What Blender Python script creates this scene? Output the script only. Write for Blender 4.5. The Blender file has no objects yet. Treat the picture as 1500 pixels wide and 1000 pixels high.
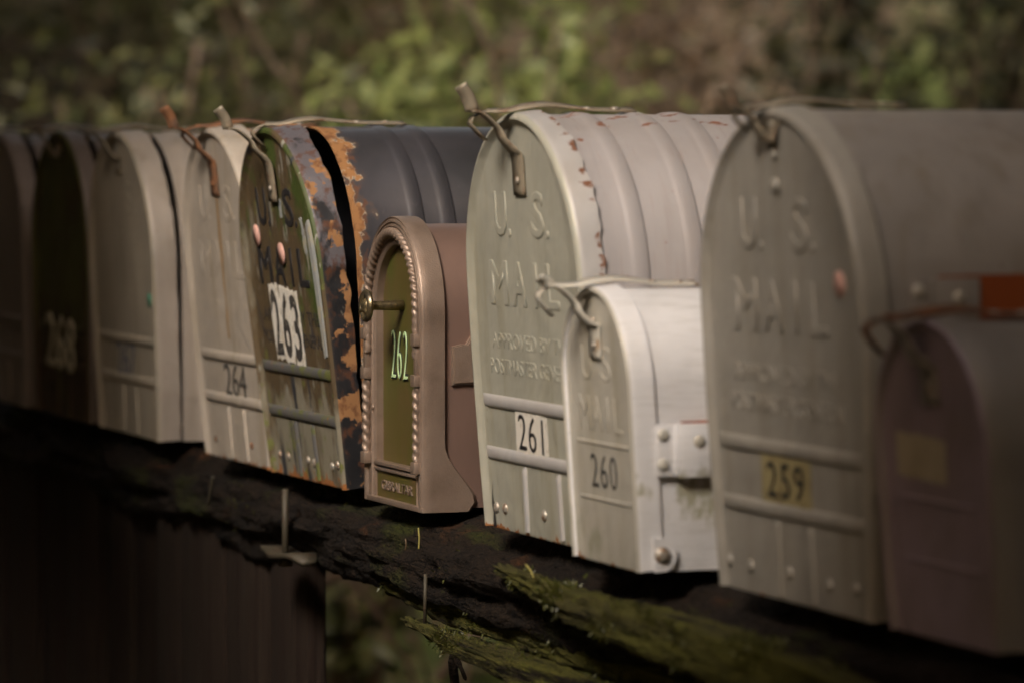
import bpy, bmesh, math, random
from mathutils import Vector, Matrix, noise
R = math.radians
random.seed(7)
sc = bpy.context.scene
COL = sc.collection

# ------------------------------------------------------------------ camera
cam_d = bpy.data.cameras.new('camera'); cam = bpy.data.objects.new('camera', cam_d); COL.objects.link(cam)
TH = math.atan(2150/6000); PT = math.atan(270/6000)
FW = Vector((-math.cos(TH)*math.cos(PT), math.sin(TH)*math.cos(PT), -math.sin(PT)))
RT = Vector((math.sin(TH), math.cos(TH), 0)); UP = RT.cross(FW)
cam.matrix_world = Matrix((RT, UP, -FW)).transposed().to_4x4()
cam_d.sensor_width = 36; cam_d.lens = 144
cam_d.clip_start = .05; cam_d.clip_end = 500
cam_d.dof.use_dof = True; cam_d.dof.focus_distance = 3.72; cam_d.dof.aperture_fstop = 5.6
cam_d.dof.aperture_blades = 0
sc.camera = cam

# ------------------------------------------------------------------ light
SUN_TO = Vector((.60, -.60, .62)).normalized()         # direction towards the sun
elev = math.asin(SUN_TO.z); azim = math.atan2(SUN_TO.x, SUN_TO.y)
w = bpy.data.worlds.new('World'); sc.world = w; w.use_nodes = True
nt = w.node_tree; bg = nt.nodes['Background']
sky = nt.nodes.new('ShaderNodeTexSky'); sky.sky_type = 'NISHITA'; sky.sun_disc = False
sky.sun_elevation = elev; sky.sun_rotation = azim; sky.dust_density = 4; sky.air_density = 1.0; sky.ozone_density = .3
hs = nt.nodes.new('ShaderNodeMix'); hs.data_type = 'RGBA'; hs.blend_type = 'MULTIPLY'
hs.inputs[0].default_value = 1; hs.inputs[7].default_value = (1.0, .77, .54, 1)
nt.links.new(sky.outputs[0], hs.inputs[6]); nt.links.new(hs.outputs[2], bg.inputs[0])
bg.inputs[1].default_value = .14
sl = bpy.data.lights.new('sun', 'SUN'); sl.energy = 2.7; sl.angle = R(24); sl.color = (1, .965, .92)
sun = bpy.data.objects.new('sun', sl); COL.objects.link(sun)
sun.rotation_euler = SUN_TO.to_track_quat('Z', 'Y').to_euler()
sc.view_settings.view_transform = 'Standard'; sc.view_settings.look = 'None'
sc.view_settings.gamma = 1; sc.view_settings.use_curve_mapping = False
sc.view_settings.exposure = 1.45

# ------------------------------------------------------------------ materials
def mat(name, base, rough=.5, metal=0., layers=(), bump=(), spec=.5):
    """layers: dicts(color, scale(vec or num), lo, hi, detail, axis=(i, a, b, amt), rough, metal); bump: (scale, strength, dist)"""
    m = bpy.data.materials.new(name); m.use_nodes = True
    t = m.node_tree; N = t.nodes; L = t.links
    P = N['Principled BSDF']; P.inputs['Specular IOR Level'].default_value = spec
    tc = N.new('ShaderNodeTexCoord')
    def noise_out(scale, detail=4, rg=.6, off=0):
        mp = N.new('ShaderNodeMapping')
        s = scale if isinstance(scale, (tuple, list)) else (scale,)*3
        mp.inputs['Scale'].default_value = s; mp.inputs['Location'].default_value = (off, off*1.7, off*.6)
        L.new(tc.outputs['Object'], mp.inputs[0])
        n = N.new('ShaderNodeTexNoise'); n.inputs['Scale'].default_value = 1
        n.inputs['Detail'].default_value = detail; n.inputs['Roughness'].default_value = rg
        L.new(mp.outputs[0], n.inputs[0]); return n.outputs[0]
    def math_(op, a, b=None, clamp=False):
        n = N.new('ShaderNodeMath'); n.operation = op; n.use_clamp = clamp
        for i, v in enumerate((a, b)):
            if v is None: continue
            if isinstance(v, (int, float)): n.inputs[i].default_value = v
            else: L.new(v, n.inputs[i])
        return n.outputs[0]
    col = None; c0 = (*base, 1); rf = rough; mf = metal
    for k, l in enumerate(layers):
        f = noise_out(l.get('scale', 10), l.get('detail', 5), l.get('rg', .6), l.get('off', k*3.3))
        for ax in l.get('axis', ()):
            i, a, b, amt = ax           # adds amt*smooth(a->b) of coordinate i to the noise
            sp = N.new('ShaderNodeSeparateXYZ'); L.new(tc.outputs['Object'], sp.inputs[0])
            mr = N.new('ShaderNodeMapRange'); mr.inputs[1].default_value = a; mr.inputs[2].default_value = b
            L.new(sp.outputs[i], mr.inputs[0])
            f = math_('ADD', f, math_('MULTIPLY', mr.outputs[0], amt))
        mr = N.new('ShaderNodeMapRange'); mr.inputs[1].default_value = l['lo']; mr.inputs[2].default_value = l['hi']
        mr.inputs[4].default_value = l.get('amt', 1)
        L.new(f, mr.inputs[0]); f = mr.outputs[0]
        mx = N.new('ShaderNodeMix'); mx.data_type = 'RGBA'
        L.new(f, mx.inputs[0])
        if col is None: mx.inputs[6].default_value = c0
        else: L.new(col, mx.inputs[6])
        mx.inputs[7].default_value = (*l['color'], 1); col = mx.outputs[2]
        for key in ('rough', 'metal'):
            if key in l:
                m2 = N.new('ShaderNodeMix'); L.new(f, m2.inputs[0])
                cur = rf if key == 'rough' else mf
                if isinstance(cur, (int, float)): m2.inputs[2].default_value = cur
                else: L.new(cur, m2.inputs[2])
                m2.inputs[3].default_value = l[key]
                if key == 'rough': rf = m2.outputs[0]
                else: mf = m2.outputs[0]
    if col is None: P.inputs['Base Color'].default_value = c0
    else: L.new(col, P.inputs['Base Color'])
    for v, nme in ((rf, 'Roughness'), (mf, 'Metallic')):
        if isinstance(v, (int, float)): P.inputs[nme].default_value = v
        else: L.new(v, P.inputs[nme])
    prev = None
    for k, (s, st, d) in enumerate(bump):
        b = N.new('ShaderNodeBump'); b.inputs['Strength'].default_value = st; b.inputs['Distance'].default_value = d
        L.new(noise_out(s, 3, .55, 11+k), b.inputs['Height'])
        if prev: L.new(prev, b.inputs['Normal'])
        prev = b.outputs[0]
    if prev: L.new(prev, P.inputs['Normal'])
    return m
RUST = (.26, .095, .022); RUSTD = (.10, .035, .012)
DENT = ((14, .7, .007), ((45, 45, 30), .35, .0012), (220, .25, .0004))
def grey(name, base, rust=.0, rough=.50, metal=.15, moss=True, off=0, brush=False, dirt=.5):
    ly = [dict(color=tuple(c*.72 for c in base), scale=(9, 9, 4), lo=.42, hi=.7, amt=.7, off=off),
          dict(color=(base[0]*.62, base[1]*.56, base[2]*.42), scale=(45, 45, 5), lo=.50, hi=.74, amt=dirt, off=off+1),
          dict(color=(base[0]*.45, base[1]*.38, base[2]*.28), scale=(120, 120, 110), lo=.68, hi=.74, amt=.6, off=off+6),
          dict(color=tuple(min(.8, c*1.3) for c in base), scale=(70, 70, 160), lo=.68, hi=.76, amt=.45, off=off+8)]
    if moss: ly.append(dict(color=(.13, .13, .03), scale=(30, 30, 20), lo=.72, hi=.9, amt=.45, off=off+2, axis=((2, .13, 0, .16),)))
    ly.append(dict(color=RUST, scale=(70, 70, 60), lo=1.0-rust, hi=1.03-rust, off=off+3, rough=.85, metal=0, detail=6,
                   axis=((2, .014, -.002, .42),)))
    b = list(DENT)
    if brush: b.append(((5, 8, 420), .35, .0006))
    return mat(name, base, rough, metal, ly, b)
M = {}
M['g259'] = grey('grey_paint_plain', (.36, .335, .29), rust=.02, off=5)
M['g259b'] = grey('grey_paint_body', (.34, .31, .28), rust=.0, off=15, moss=False)
M['g261'] = grey('grey_green_paint', (.40, .39, .32), rust=.12, off=1)
M['g261s'] = mat('grey_skirt_paint', (.44, .425, .41), .46, .15,
    [dict(color=(.36, .32, .28), scale=(20, 20, 9), lo=.4, hi=.75, amt=.7),
     dict(color=(.17, .07, .035), scale=(60, 90, 60), lo=.70, hi=.74, rough=.9, metal=0, detail=8, axis=((2, .325, .36, .11),)),
     dict(color=(.17, .075, .04), scale=(90, 40, 90), lo=.77, hi=.80, rough=.9, metal=0, detail=6, axis=((1, .009, .018, .24),))],
    ((14, .5, .005), ((60, 60, 25), .3, .001)))
M['g261b'] = mat('mauve_grey_paint', (.375, .35, .345), .46, .15,
    [dict(color=(.30, .265, .24), scale=(12, 5, 6), lo=.4, hi=.7, amt=.7),
     dict(color=(.22, .18, .15), scale=(4, 40, 3), lo=.55, hi=.8, amt=.6, off=31),
     dict(color=(.20, .085, .05), scale=(75, 38, 60), lo=.70, hi=.715, rough=.9, metal=0, detail=8, axis=((2, .325, .36, .15),)),
     dict(color=(.25, .14, .08), scale=(40, 400, 12), lo=.60, hi=.9, amt=.5, rough=.8, detail=3)],
    ((9, .5, .005), ((60, 60, 25), .25, .0008)))
M['g260'] = grey('pale_aluminium_door', (.50, .47, .40), rust=.06, off=7, metal=.15)
M['g260b'] = mat('bare_aluminium', (.72, .71, .71), .42, .1,
    [dict(color=(.52, .50, .47), scale=(14, 14, 7), lo=.45, hi=.75, amt=.6),
     dict(color=(.36, .34, .30), scale=(3, 30, 420), lo=.54, hi=.80, amt=.5, axis=((1, .02, .08, .10),)),
     dict(color=(.24, .22, .10), scale=(70, 70, 45), lo=.84, hi=1.0, amt=.75, rough=.9, metal=0, axis=((2, .095, .06, .42), (2, .06, .02, -.42), (1, .022, .045, .12)))],
    ((16, .5, .005), (60, .2, .001), ((5, 8, 520), .25, .0004)))
M['g264'] = grey('chalky_grey_paint', (.43, .375, .31), rust=.13, off=21, dirt=.6)
M['g264b'] = mat('chalky_grey_body', (.43, .38, .32), .5, .3, [dict(color=RUST, scale=60, lo=.66, hi=.70, rough=.9, metal=0, axis=((1, .05, .02, .12),))], DENT)
M['g265'] = grey('tan_grey_paint', (.42, .37, .29), rust=.0, off=31)
M['g265b'] = grey('tan_grey_body', (.47, .41, .35), rust=.0, off=35, moss=False)
M['g266b'] = grey('dull_grey_body', (.25, .21, .19), rust=.0, off=41, moss=False)
M['olive'] = mat('dark_olive_paint', (.08, .083, .02), .55, 0, [dict(color=(.05, .03, .015), scale=(30, 30, 10), lo=.45, hi=.7, axis=((2, .2, .05, .2),))], DENT)
M['mauve'] = mat('purple_paint', (.33, .26, .31), .55, 0, [dict(color=(.24, .19, .19), scale=(20, 20, 9), lo=.4, hi=.7)], DENT)
M['tape'] = mat('cream_tape', (.50, .44, .32), .7, 0, [dict(color=(.36, .29, .19), scale=40, lo=.45, hi=.75)])
M['door263'] = mat('peeling_green_door', (.050, .070, .012), .6, 0,
    [dict(color=(.085, .058, .028), scale=(24, 24, 12), lo=.46, hi=.56, off=2, axis=((2, .26, .10, .22), (0, .02, -.12, .14))),
     dict(color=(.20, .18, .13), scale=(22, 22, 9), lo=.60, hi=.72, off=5, axis=((2, .125, .07, .24),)),
     dict(color=(.03, .03, .035), scale=(50, 50, 7), lo=.60, hi=.68, off=8, axis=((2, .10, .02, .06),)),
     dict(color=(.12, .13, .03), scale=(60, 60, 60), lo=.62, hi=.7, off=9, axis=((2, .13, .10, .02),)),
     dict(color=(.24, .23, .19), scale=(70, 40, 16), lo=.63, hi=.66, off=12),
     dict(color=RUST, scale=(60, 60, 50), lo=.80, hi=.84, off=14, rough=.9, axis=((2, .03, .0, .36),))],
    (((30, 30, 12), .6, .003), (90, .6, .0012)))
M['skirt263'] = mat('peeling_black_skirt', (.12, .11, .12), .42, .1,
    [dict(color=(.020, .020, .022), scale=(16, 16, 10), lo=.50, hi=.54, off=1, axis=((2, .22, .14, .35),)),
     dict(color=(.30, .15, .06), scale=(26, 18, 18), lo=.535, hi=.55, off=4, rough=.85, detail=6),
     dict(color=(.10, .035, .012), scale=(90, 90, 70), lo=.50, hi=.64, off=6, rough=.9, amt=.75),
     dict(color=(.30, .27, .22), scale=(150, 150, 90), lo=.66, hi=.72, off=16, amt=.5)],
    ((40, .6, .0015),))
M['body263'] = mat('black_enamel_body', (.055, .052, .058), .33, .1,
    [dict(color=(.030, .030, .032), scale=(8, 8, 5), lo=.4, hi=.65),
     dict(color=(.085, .055, .040), scale=(34, 34, 26), lo=.77, hi=.87, off=9, rough=.7, detail=7, axis=((1, .052, .010, .43),)),
     dict(color=(.42, .37, .28), scale=(34, 34, 26), lo=.845, hi=.855, off=9, rough=.9, detail=7, axis=((1, .052, .010, .43),)),
     dict(color=(.31, .15, .055), scale=(34, 34, 26), lo=.86, hi=.87, off=9, rough=.85, detail=7, axis=((1, .052, .010, .43),)),
     dict(color=(.13, .05, .02), scale=(110, 110, 80), lo=.95, hi=1.08, off=19, rough=.9, amt=.75, axis=((1, .045, .02, .45),)),
     dict(color=(.12, .11, .11), scale=(160, 160, 40), lo=.66, hi=.75, amt=.35, off=29)],
    ((12, .35, .003), (200, .15, .0004)))
M['rib263'] = mat('mossy_grey_rib', (.095, .09, .085), .6, 0, [dict(color=(.10, .11, .03), scale=50, lo=.5, hi=.6), dict(color=(.2, .09, .03), scale=60, lo=.62, hi=.66, off=4)])
M['peel'] = mat('bare_grey_primer', (.28, .29, .28), .6, 0, [dict(color=(.36, .33, .24), scale=60, lo=.5, hi=.6)])
M['bronze'] = mat('cast_bronze_paint', (.29, .215, .165), .42, .45, [dict(color=(.21, .15, .11), scale=30, lo=.4, hi=.7)],
    ((700, .55, .0006),))
M['bronzes'] = mat('smooth_bronze_body', (.30, .195, .155), .34, .5, [dict(color=(.22, .145, .115), scale=(12, 12, 4), lo=.4, hi=.7)], ((300, .12, .0003),))
M['panel262'] = mat('gilt_green_panel', (.105, .085, .020), .46, .2,
    [dict(color=(.13, .085, .035), scale=(30, 30, 9), lo=.4, hi=.65), dict(color=(.09, .10, .02), scale=(14, 14, 9), lo=.5, hi=.7, off=7)], ((300, .15, .0003),))
M['gilt'] = mat('aged_brass', (.28, .22, .12), .32, .8, [dict(color=(.12, .10, .07), scale=120, lo=.45, hi=.6)])
M['pale_green'] = mat('pale_green_digit', (.55, .75, .40), .5)
M['strap'] = mat('weathered_strap', (.25, .21, .15), .5, .2, [dict(color=(.16, .09, .05), scale=60, lo=.52, hi=.72, rough=.8)], ((90, .4, .001),))
M['strap_pale'] = mat('pale_strap', (.50, .47, .40), .5, .15, [dict(color=(.26, .14, .05), scale=50, lo=.58, hi=.7, rough=.8)], ((90, .4, .001),))
M['strap_rust'] = mat('rusty_strap', (.20, .085, .035), .8, .1, [dict(color=(.09, .06, .04), scale=60, lo=.45, hi=.65)], ((90, .5, .001),))
M['strap_green'] = mat('green_strap', (.10, .11, .035), .6, .1, [dict(color=(.12, .06, .03), scale=60, lo=.5, hi=.6)])
M['rivet'] = mat('dull_rivet', (.42, .38, .32), .45, .5, [dict(color=(.25, .13, .06), scale=150, lo=.5, hi=.65)])
M['white'] = mat('white_vinyl', (.68, .64, .56), .5, 0, [dict(color=(.40, .34, .24), scale=70, lo=.55, hi=.75)])
M['yellowed'] = mat('yellowed_vinyl', (.36, .30, .15), .5, 0, [dict(color=(.22, .17, .08), scale=60, lo=.45, hi=.7)])
M['ink'] = mat('black_ink', (.022, .02, .02), .5)
M['ink_worn'] = mat('worn_ink', (.05, .045, .04), .6, 0, [dict(color=(.3, .27, .22), scale=160, lo=.58, hi=.64)])
M['blue'] = mat('faded_blue_ink', (.07, .10, .17), .6)
M['cream'] = mat('cream_digit', (.50, .46, .34), .5)
M['pink'] = mat('pink_dot', (.66, .38, .31), .5); M['teal'] = mat('teal_dot', (.08, .30, .20), .5)
M['flag'] = mat('orange_red_plastic', (.30, .07, .014), .45, 0, [dict(color=(.25, .06, .02), scale=30, lo=.45, hi=.7)])
M['log'] = mat('rotting_log', (.014, .009, .0055), .95, 0,
    [dict(color=(.010, .007, .005), scale=(9, 30, 30), lo=.45, hi=.6),
     dict(color=(.07, .028, .010), scale=(9, 16, 16), lo=.62, hi=.74, off=3),
     dict(color=(.026, .029, .006), scale=(7, 16, 16), lo=.54, hi=.68, off=6),
     dict(color=(.07, .08, .012), scale=(60, 60, 60), lo=.68, hi=.76, off=8)],
    (((25, 90, 90), 1, .02), (160, 1, .004)), .2)
M['moss'] = mat('mossy_split_wood', (.050, .045, .014), .95, 0,
    [dict(color=(.075, .072, .014), scale=(5, 40, 40), lo=.42, hi=.62),
     dict(color=(.012, .009, .005), scale=(6, 55, 55), lo=.56, hi=.64, off=4),
     dict(color=(.10, .105, .018), scale=(30, 70, 70), lo=.62, hi=.74, off=7)],
    (((14, 110, 110), 1, .012), (190, .9, .003)), .2)
M['plank'] = mat('dark_weathered_plank', (.022, .015, .010), .9, 0,
    [dict(color=(.016, .009, .006), scale=(40, 40, 3), lo=.42, hi=.62), dict(color=(.04, .028, .02), scale=(80, 80, 4), lo=.62, hi=.75, off=3)],
    (((90, 90, 5), .9, .005),), .2)
M['steel'] = mat('galvanised_steel', (.06, .05, .032), .6, .2, [dict(color=(.06, .035, .02), scale=90, lo=.5, hi=.65)])
M['bark'] = mat('grey_brown_bark', (.13, .10, .075), .9, 0, [dict(color=(.06, .05, .035), scale=(20, 20, 5), lo=.4, hi=.6), dict(color=(.07, .09, .02), scale=5, lo=.55, hi=.7)], ((30, .8, .02),), .2)
M['twig'] = mat('dry_twig', (.24, .18, .13), .9, 0, [dict(color=(.13, .09, .06), scale=12, lo=.4, hi=.6)])
M['straw'] = mat('dry_needle', (.30, .26, .07), .8)
M['soil'] = mat('forest_soil', (.10, .075, .05), 1, 0,
    [dict(color=(.045, .033, .022), scale=1.6, lo=.42, hi=.6), dict(color=(.07, .09, .025), scale=.9, lo=.5, hi=.62, off=4),
     dict(color=(.20, .15, .10), scale=7, lo=.6, hi=.72, off=8)], ((9, 1, .06),), .2)
def leafmat(name, a, b):
    m = bpy.data.materials.new(name); m.use_nodes = True; t = m.node_tree; N = t.nodes; L = t.links
    P = N['Principled BSDF']; P.inputs['Roughness'].default_value = .45
    g = N.new('ShaderNodeNewGeometry'); mx = N.new('ShaderNodeMix'); mx.data_type = 'RGBA'
    mx.inputs[6].default_value = (*a, 1); mx.inputs[7].default_value = (*b, 1)
    L.new(g.outputs['Random Per Island'], mx.inputs[0]); L.new(mx.outputs[2], P.inputs['Base Color'])
    tr = N.new('ShaderNodeBsdfTranslucent'); L.new(mx.outputs[2], tr.inputs[0])
    ms = N.new("ShaderNodeMixShader"); ms.inputs[0].default_value = .12 if "canopy" in name else .35
    L.new(P.outputs[0], ms.inputs[1]); L.new(tr.outputs[0], ms.inputs[2]); L.new(ms.outputs[0], N['Material Output'].inputs[0])
    return m
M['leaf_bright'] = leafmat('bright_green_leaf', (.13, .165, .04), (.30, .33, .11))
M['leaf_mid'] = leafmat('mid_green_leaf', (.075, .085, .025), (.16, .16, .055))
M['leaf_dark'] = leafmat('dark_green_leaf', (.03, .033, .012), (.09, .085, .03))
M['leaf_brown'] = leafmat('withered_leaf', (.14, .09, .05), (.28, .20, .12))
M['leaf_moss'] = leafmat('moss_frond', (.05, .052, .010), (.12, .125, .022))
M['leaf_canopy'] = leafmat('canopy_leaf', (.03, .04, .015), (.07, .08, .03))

# ------------------------------------------------------------------ mesh helpers
def obj(name, bm, m, parent=None, smooth=True, ang=38):
    me = bpy.data.meshes.new(name)
    if smooth:
        for f in bm.faces: f.smooth = True
        for e in bm.edges:
            if len(e.link_faces) == 2 and e.calc_face_angle(0) > R(ang): e.smooth = False
    bm.to_mesh(me); bm.free()
    me.materials.append(m if not isinstance(m, (list, tuple)) else m[0])
    if isinstance(m, (list, tuple)):
        for x in m[1:]: me.materials.append(x)
    o = bpy.data.objects.new(name, me); COL.objects.link(o)
    if parent: o.parent = parent
    return o
def tag(o, label, cat, group=None):
    o['label'] = label; o['category'] = cat
    if group: o['group'] = group
    return o
def empty(name, loc, label, cat, group=None):
    o = bpy.data.objects.new(name, None); o.empty_display_size = .1; COL.objects.link(o); o.location = loc
    return tag(o, label, cat, group)
def outline(a, h, i=0, n=48, z0=0, foot=0):
    """arch outline, right foot -> over the top -> left foot"""
    r = a-i; c = h-a; pts = []
    ns = 22
    for k in range(ns): pts.append((r-foot*(1-k/ns)**2, z0+(c-z0)*k/ns))
    for k in range(n+1):
        t = math.pi*k/n; pts.append((r*math.cos(t), c+r*math.sin(t)))
    for k in range(ns-1, -1, -1): pts.append((-r+foot*(1-k/ns)**2, z0+(c-z0)*k/ns))
    return pts
def rings(bm, prof, a, h, wob=None, foot=0):
    rows = []
    for (i, y) in prof:
        row = []
        for k, (x, z) in enumerate(outline(a, h, i, foot=foot)):
            dx = dy = dz = 0
            if wob: dx, dy, dz = wob(k, x, y, z, i)
            row.append(bm.verts.new((x+dx, y+dy, z+dz)))
        rows.append(row)
    for r0, r1 in zip(rows, rows[1:]):
        for k in range(len(r0)-1): bm.faces.new((r0[k], r0[k+1], r1[k+1], r1[k]))
    return rows
def box(bm, x0, x1, y0, y1, z0, z1, bev=0):
    vs = [bm.verts.new((x, y, z)) for x in (x0, x1) for y in (y0, y1) for z in (z0, z1)]
    fs = [(0, 1, 3, 2), (4, 6, 7, 5), (0, 4, 5, 1), (2, 3, 7, 6), (0, 2, 6, 4), (1, 5, 7, 3)]
    faces = [bm.faces.new([vs[k] for k in f]) for f in fs]
    if bev:
        es = set(e for f in faces for e in f.edges)
        bmesh.ops.bevel(bm, geom=list(es), offset=bev, segments=2, affect='EDGES', profile=.5)
def tube(bm, path, rad, n=8, cap=True):
    path = [Vector(p) for p in path]; rows = []
    up = Vector((.13, .2, 1)).normalized()
    for i, p in enumerate(path):
        d = (path[min(i+1, len(path)-1)]-path[max(i-1, 0)]).normalized()
        s = d.cross(up);
        if s.length < .05: s = d.cross(Vector((1, 0, 0)))
        s.normalize(); u = s.cross(d)
        r = rad[i] if isinstance(rad, (list, tuple)) else rad
        rows.append([bm.verts.new(p+(s*math.cos(t)+u*math.sin(t))*r) for t in [2*math.pi*k/n for k in range(n)]])
    for a, b in zip(rows, rows[1:]):
        for k in range(n): bm.faces.new((a[k], a[(k+1) % n], b[(k+1) % n], b[k]))
    if cap: bm.faces.new(rows[0][::-1]); bm.faces.new(rows[-1])
def smoothpath(pts, n=5):
    pts = [Vector(p) for p in pts]; out = []
    for i in range(len(pts)-1):
        p0 = pts[max(i-1, 0)]; p1 = pts[i]; p2 = pts[i+1]; p3 = pts[min(i+2, len(pts)-1)]
        for k in range(n):
            t = k/n
            out.append(.5*((2*p1)+(p2-p0)*t+(2*p0-5*p1+4*p2-p3)*t*t+(3*p1-p0-3*p2+p3)*t**3))
    out.append(pts[-1]); return out
def ribbon(bm, pts, wid, th=.0014, axis=(1, 0, 0), n=4, widths=None):
    path = smoothpath(pts, n) if n > 1 else [Vector(p) for p in pts]
    ax = Vector(axis).normalized(); rows = []
    for i, p in enumerate(path):
        d = (path[min(i+1, len(path)-1)]-path[max(i-1, 0)]).normalized()
        nn = d.cross(ax).normalized()
        a2 = ax - d*ax.dot(d); a2.normalize()
        ww = wid
        if widths:
            t = i/(len(path)-1)*(len(widths)-1); k = min(int(t), len(widths)-2); ww = widths[k]*(1-(t-k))+widths[k+1]*(t-k)
        rows.append([bm.verts.new(p+a2*sx*ww/2+nn*sy*th/2) for sx, sy in ((-1, -1), (1, -1), (1, 1), (-1, 1))])
    for a, b in zip(rows, rows[1:]):
        for k in range(4): bm.faces.new((a[k], a[(k+1) % 4], b[(k+1) % 4], b[k]))
    bm.faces.new(rows[0][::-1]); bm.faces.new(rows[-1])
def dome(bm, c, r, axis, fl=.5, n=12):
    """rivet head: flattened half sphere at c looking along axis"""
    c = Vector(c); ax = Vector(axis).normalized(); s = ax.orthogonal().normalized(); u = ax.cross(s)
    rows = []
    for j in range(4):
        t = math.pi/2*j/4
        rows.append([bm.verts.new(c+(s*math.cos(q)+u*math.sin(q))*r*math.cos(t)+ax*r*fl*math.sin(t)) for q in [2*math.pi*k/n for k in range(n)]])
    top = bm.verts.new(c+ax*r*fl)
    for a, b in zip(rows, rows[1:]):
        for k in range(n): bm.faces.new((a[k], a[(k+1) % n], b[(k+1) % n], b[k]))
    for k in range(n): bm.faces.new((rows[-1][k], rows[-1][(k+1) % n], top))
def text(name, body, w_, h_, x, y, z, m, parent, ext=.0006, bev=.0, rot=0, spacing=1, off=0, shear=0):
    cu = bpy.data.curves.new(name, 'FONT'); cu.body = body; cu.align_x = 'CENTER'; cu.extrude = 0.02; cu.space_character = spacing
    cu.offset = off; cu.resolution_u = 3; cu.space_line = .95; cu.shear = shear
    if bev: cu.bevel_depth = bev; cu.bevel_resolution = 1
    t = bpy.data.objects.new('tmp', cu); COL.objects.link(t)
    dg = bpy.context.evaluated_depsgraph_get(); dg.update()
    me = bpy.data.meshes.new_from_object(t.evaluated_get(dg)); bpy.data.objects.remove(t)
    co = [v.co.copy() for v in me.vertices]
    mn = [min(c[i] for c in co) for i in range(3)]; mxx = [max(c[i] for c in co) for i in range(3)]
    for v in me.vertices:
        X = (v.co.x-(mn[0]+mxx[0])/2)/(mxx[0]-mn[0])*w_; Z = (v.co.y-(mn[1]+mxx[1])/2)/(mxx[1]-mn[1])*h_
        D = (v.co.z-mn[2])/(mxx[2]-mn[2])
        c, s = math.cos(rot), math.sin(rot)
        v.co = (x+X*c-Z*s, y-D*ext, z+X*s+Z*c)
    me.name = name; me.materials.clear(); me.materials.append(m)
    o = bpy.data.objects.new(name, me); COL.objects.link(o); o.parent = parent
    return o
def disc(bm, c, r, y, n=24, th=.0006):
    a = [bm.verts.new((c[0]+r*math.cos(t), y, c[1]+r*math.sin(t))) for t in [2*math.pi*k/n for k in range(n)]]
    b = [bm.verts.new((v.co.x, y-th, v.co.z)) for v in a]
    bm.faces.new(b)
    for k in range(n): bm.faces.new((a[k], a[(k+1) % n], b[(k+1) % n], b[k]))

# ------------------------------------------------------------------ the arched mailboxes
ROW_Y = 1.18
def door_mesh(a, h, skirt, wob=None, foot=.010, ps=.0035):
    s = min(1, a/.14)
    bm = bmesh.new()
    rim = .011*s
    prof = [(rim+.001, ps), (rim-.001, ps-.0008), (rim-.003*s, .0002), (rim*.5, -.0022*s), (rim*.25, -.0016*s), (.0004, .0012), (0, .005), (-.0004, skirt*.55), (-.0008, skirt), (.0006, skirt+.0001), (.0010, skirt*.6), (rim*.6, .004)]
    rows = rings(bm, prof, a, h, wob, foot)
    # panel as a fan of strips so that dents shade well
    r = rows[0]; n = len(r); m_ = n//2
    nx = 10; cols = []
    for k in range(m_+1):
        A, B = r[k], r[n-1-k]
        if k == m_ and n % 2 == 1: cols.append([A]*(nx+1)); continue
        row = [A]
        for j in range(1, nx): row.append(bm.verts.new(A.co.lerp(B.co, j/nx)))
        row.append(B); cols.append(row)
    for k in range(m_):
        for j in range(nx):
            q = [cols[k][j], cols[k][j+1], cols[k+1][j+1], cols[k+1][j]]
            u = []
            for v in q:
                if v not in u: u.append(v)
            if len(u) >= 3:
                try: bm.faces.new(u)
                except ValueError: pass
    # folded back lower hem
    w_ = a-rim-foot
    box(bm, -w_, w_, ps+.0005, ps+.0022, -.0012, .010)
    bmesh.ops.recalc_face_normals(bm, faces=bm.faces)
    return bm
def body_mesh(a, h, y0, length, beads=(), shear=0, i0=.0022, foot=.004, bh=.0021, wob=None):
    bm = bmesh.new(); prof = [(i0+.004, y0+.004), (i0+.0012, y0), (i0, y0+.0006)]
    y = y0+.004
    for b in beads:
        prof += [(i0, b-.011), (i0-bh*.5, b-.0085), (i0-bh, b-.005), (i0-bh, b+.002), (i0-bh*.7, b+.0045), (i0+.0006, b+.0058), (i0+.0006, b+.0072), (i0, b+.009)]
    prof += [(i0, length*.6), (i0, length)]
    def W(k, x, yy, z, i):
        d = (0, -math.tan(shear)*z*max(0, 1-yy/.25), 0)
        if wob: d2 = wob(k, x, yy, z, i); d = (d[0]+d2[0], d[1]+d2[1], d[2]+d2[2])
        return d
    rows = rings(bm, prof, a, h, W, foot)
    for r0, r1 in zip(rows, rows[1:]): bm.faces.new((r0[0], r1[0], r1[-1], r0[-1]))      # floor
    bm.faces.new(rows[-1][::-1])                                                        # back
    # inner liner so the mouth has thickness
    rr = rings(bm, [(i0+.004, y0+.004), (i0+.004, .12)], a, h, W, foot); bm.faces.new(rr[-1])
    bmesh.ops.recalc_face_normals(bm, faces=bm.faces)
    return bm
def bar_bead(bm, x0, x1, z0, z1, ps, r=.005, hgt=.0035, vertical=False):
    """half round pressed rib from one point to another on the panel"""
    n = 6; L_ = 14; rows = []
    d = Vector((x1-x0, 0, z1-z0)); ln = d.length; d.normalize(); s = Vector((-d.z, 0, d.x))
    for j in range(L_+1):
        t = j/L_; e = min(1, min(t, 1-t)*ln/(r*.8)) if not vertical else min(1, t*ln/(r*.8)); e = math.sqrt(max(0.0, e))
        c = Vector((x0, ps+.0003, z0))+d*ln*t
        rows.append([bm.verts.new(c+s*r*math.cos(q)+Vector((0, -hgt*e*math.sin(q)**.8 if math.sin(q) > 1e-6 else 0, 0))) for q in [math.pi*k/n for k in range(n+1)]])
    for p, q in zip(rows, rows[1:]):
        for k in range(n): bm.faces.new((p[k], p[k+1], q[k+1], q[k]))
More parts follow.
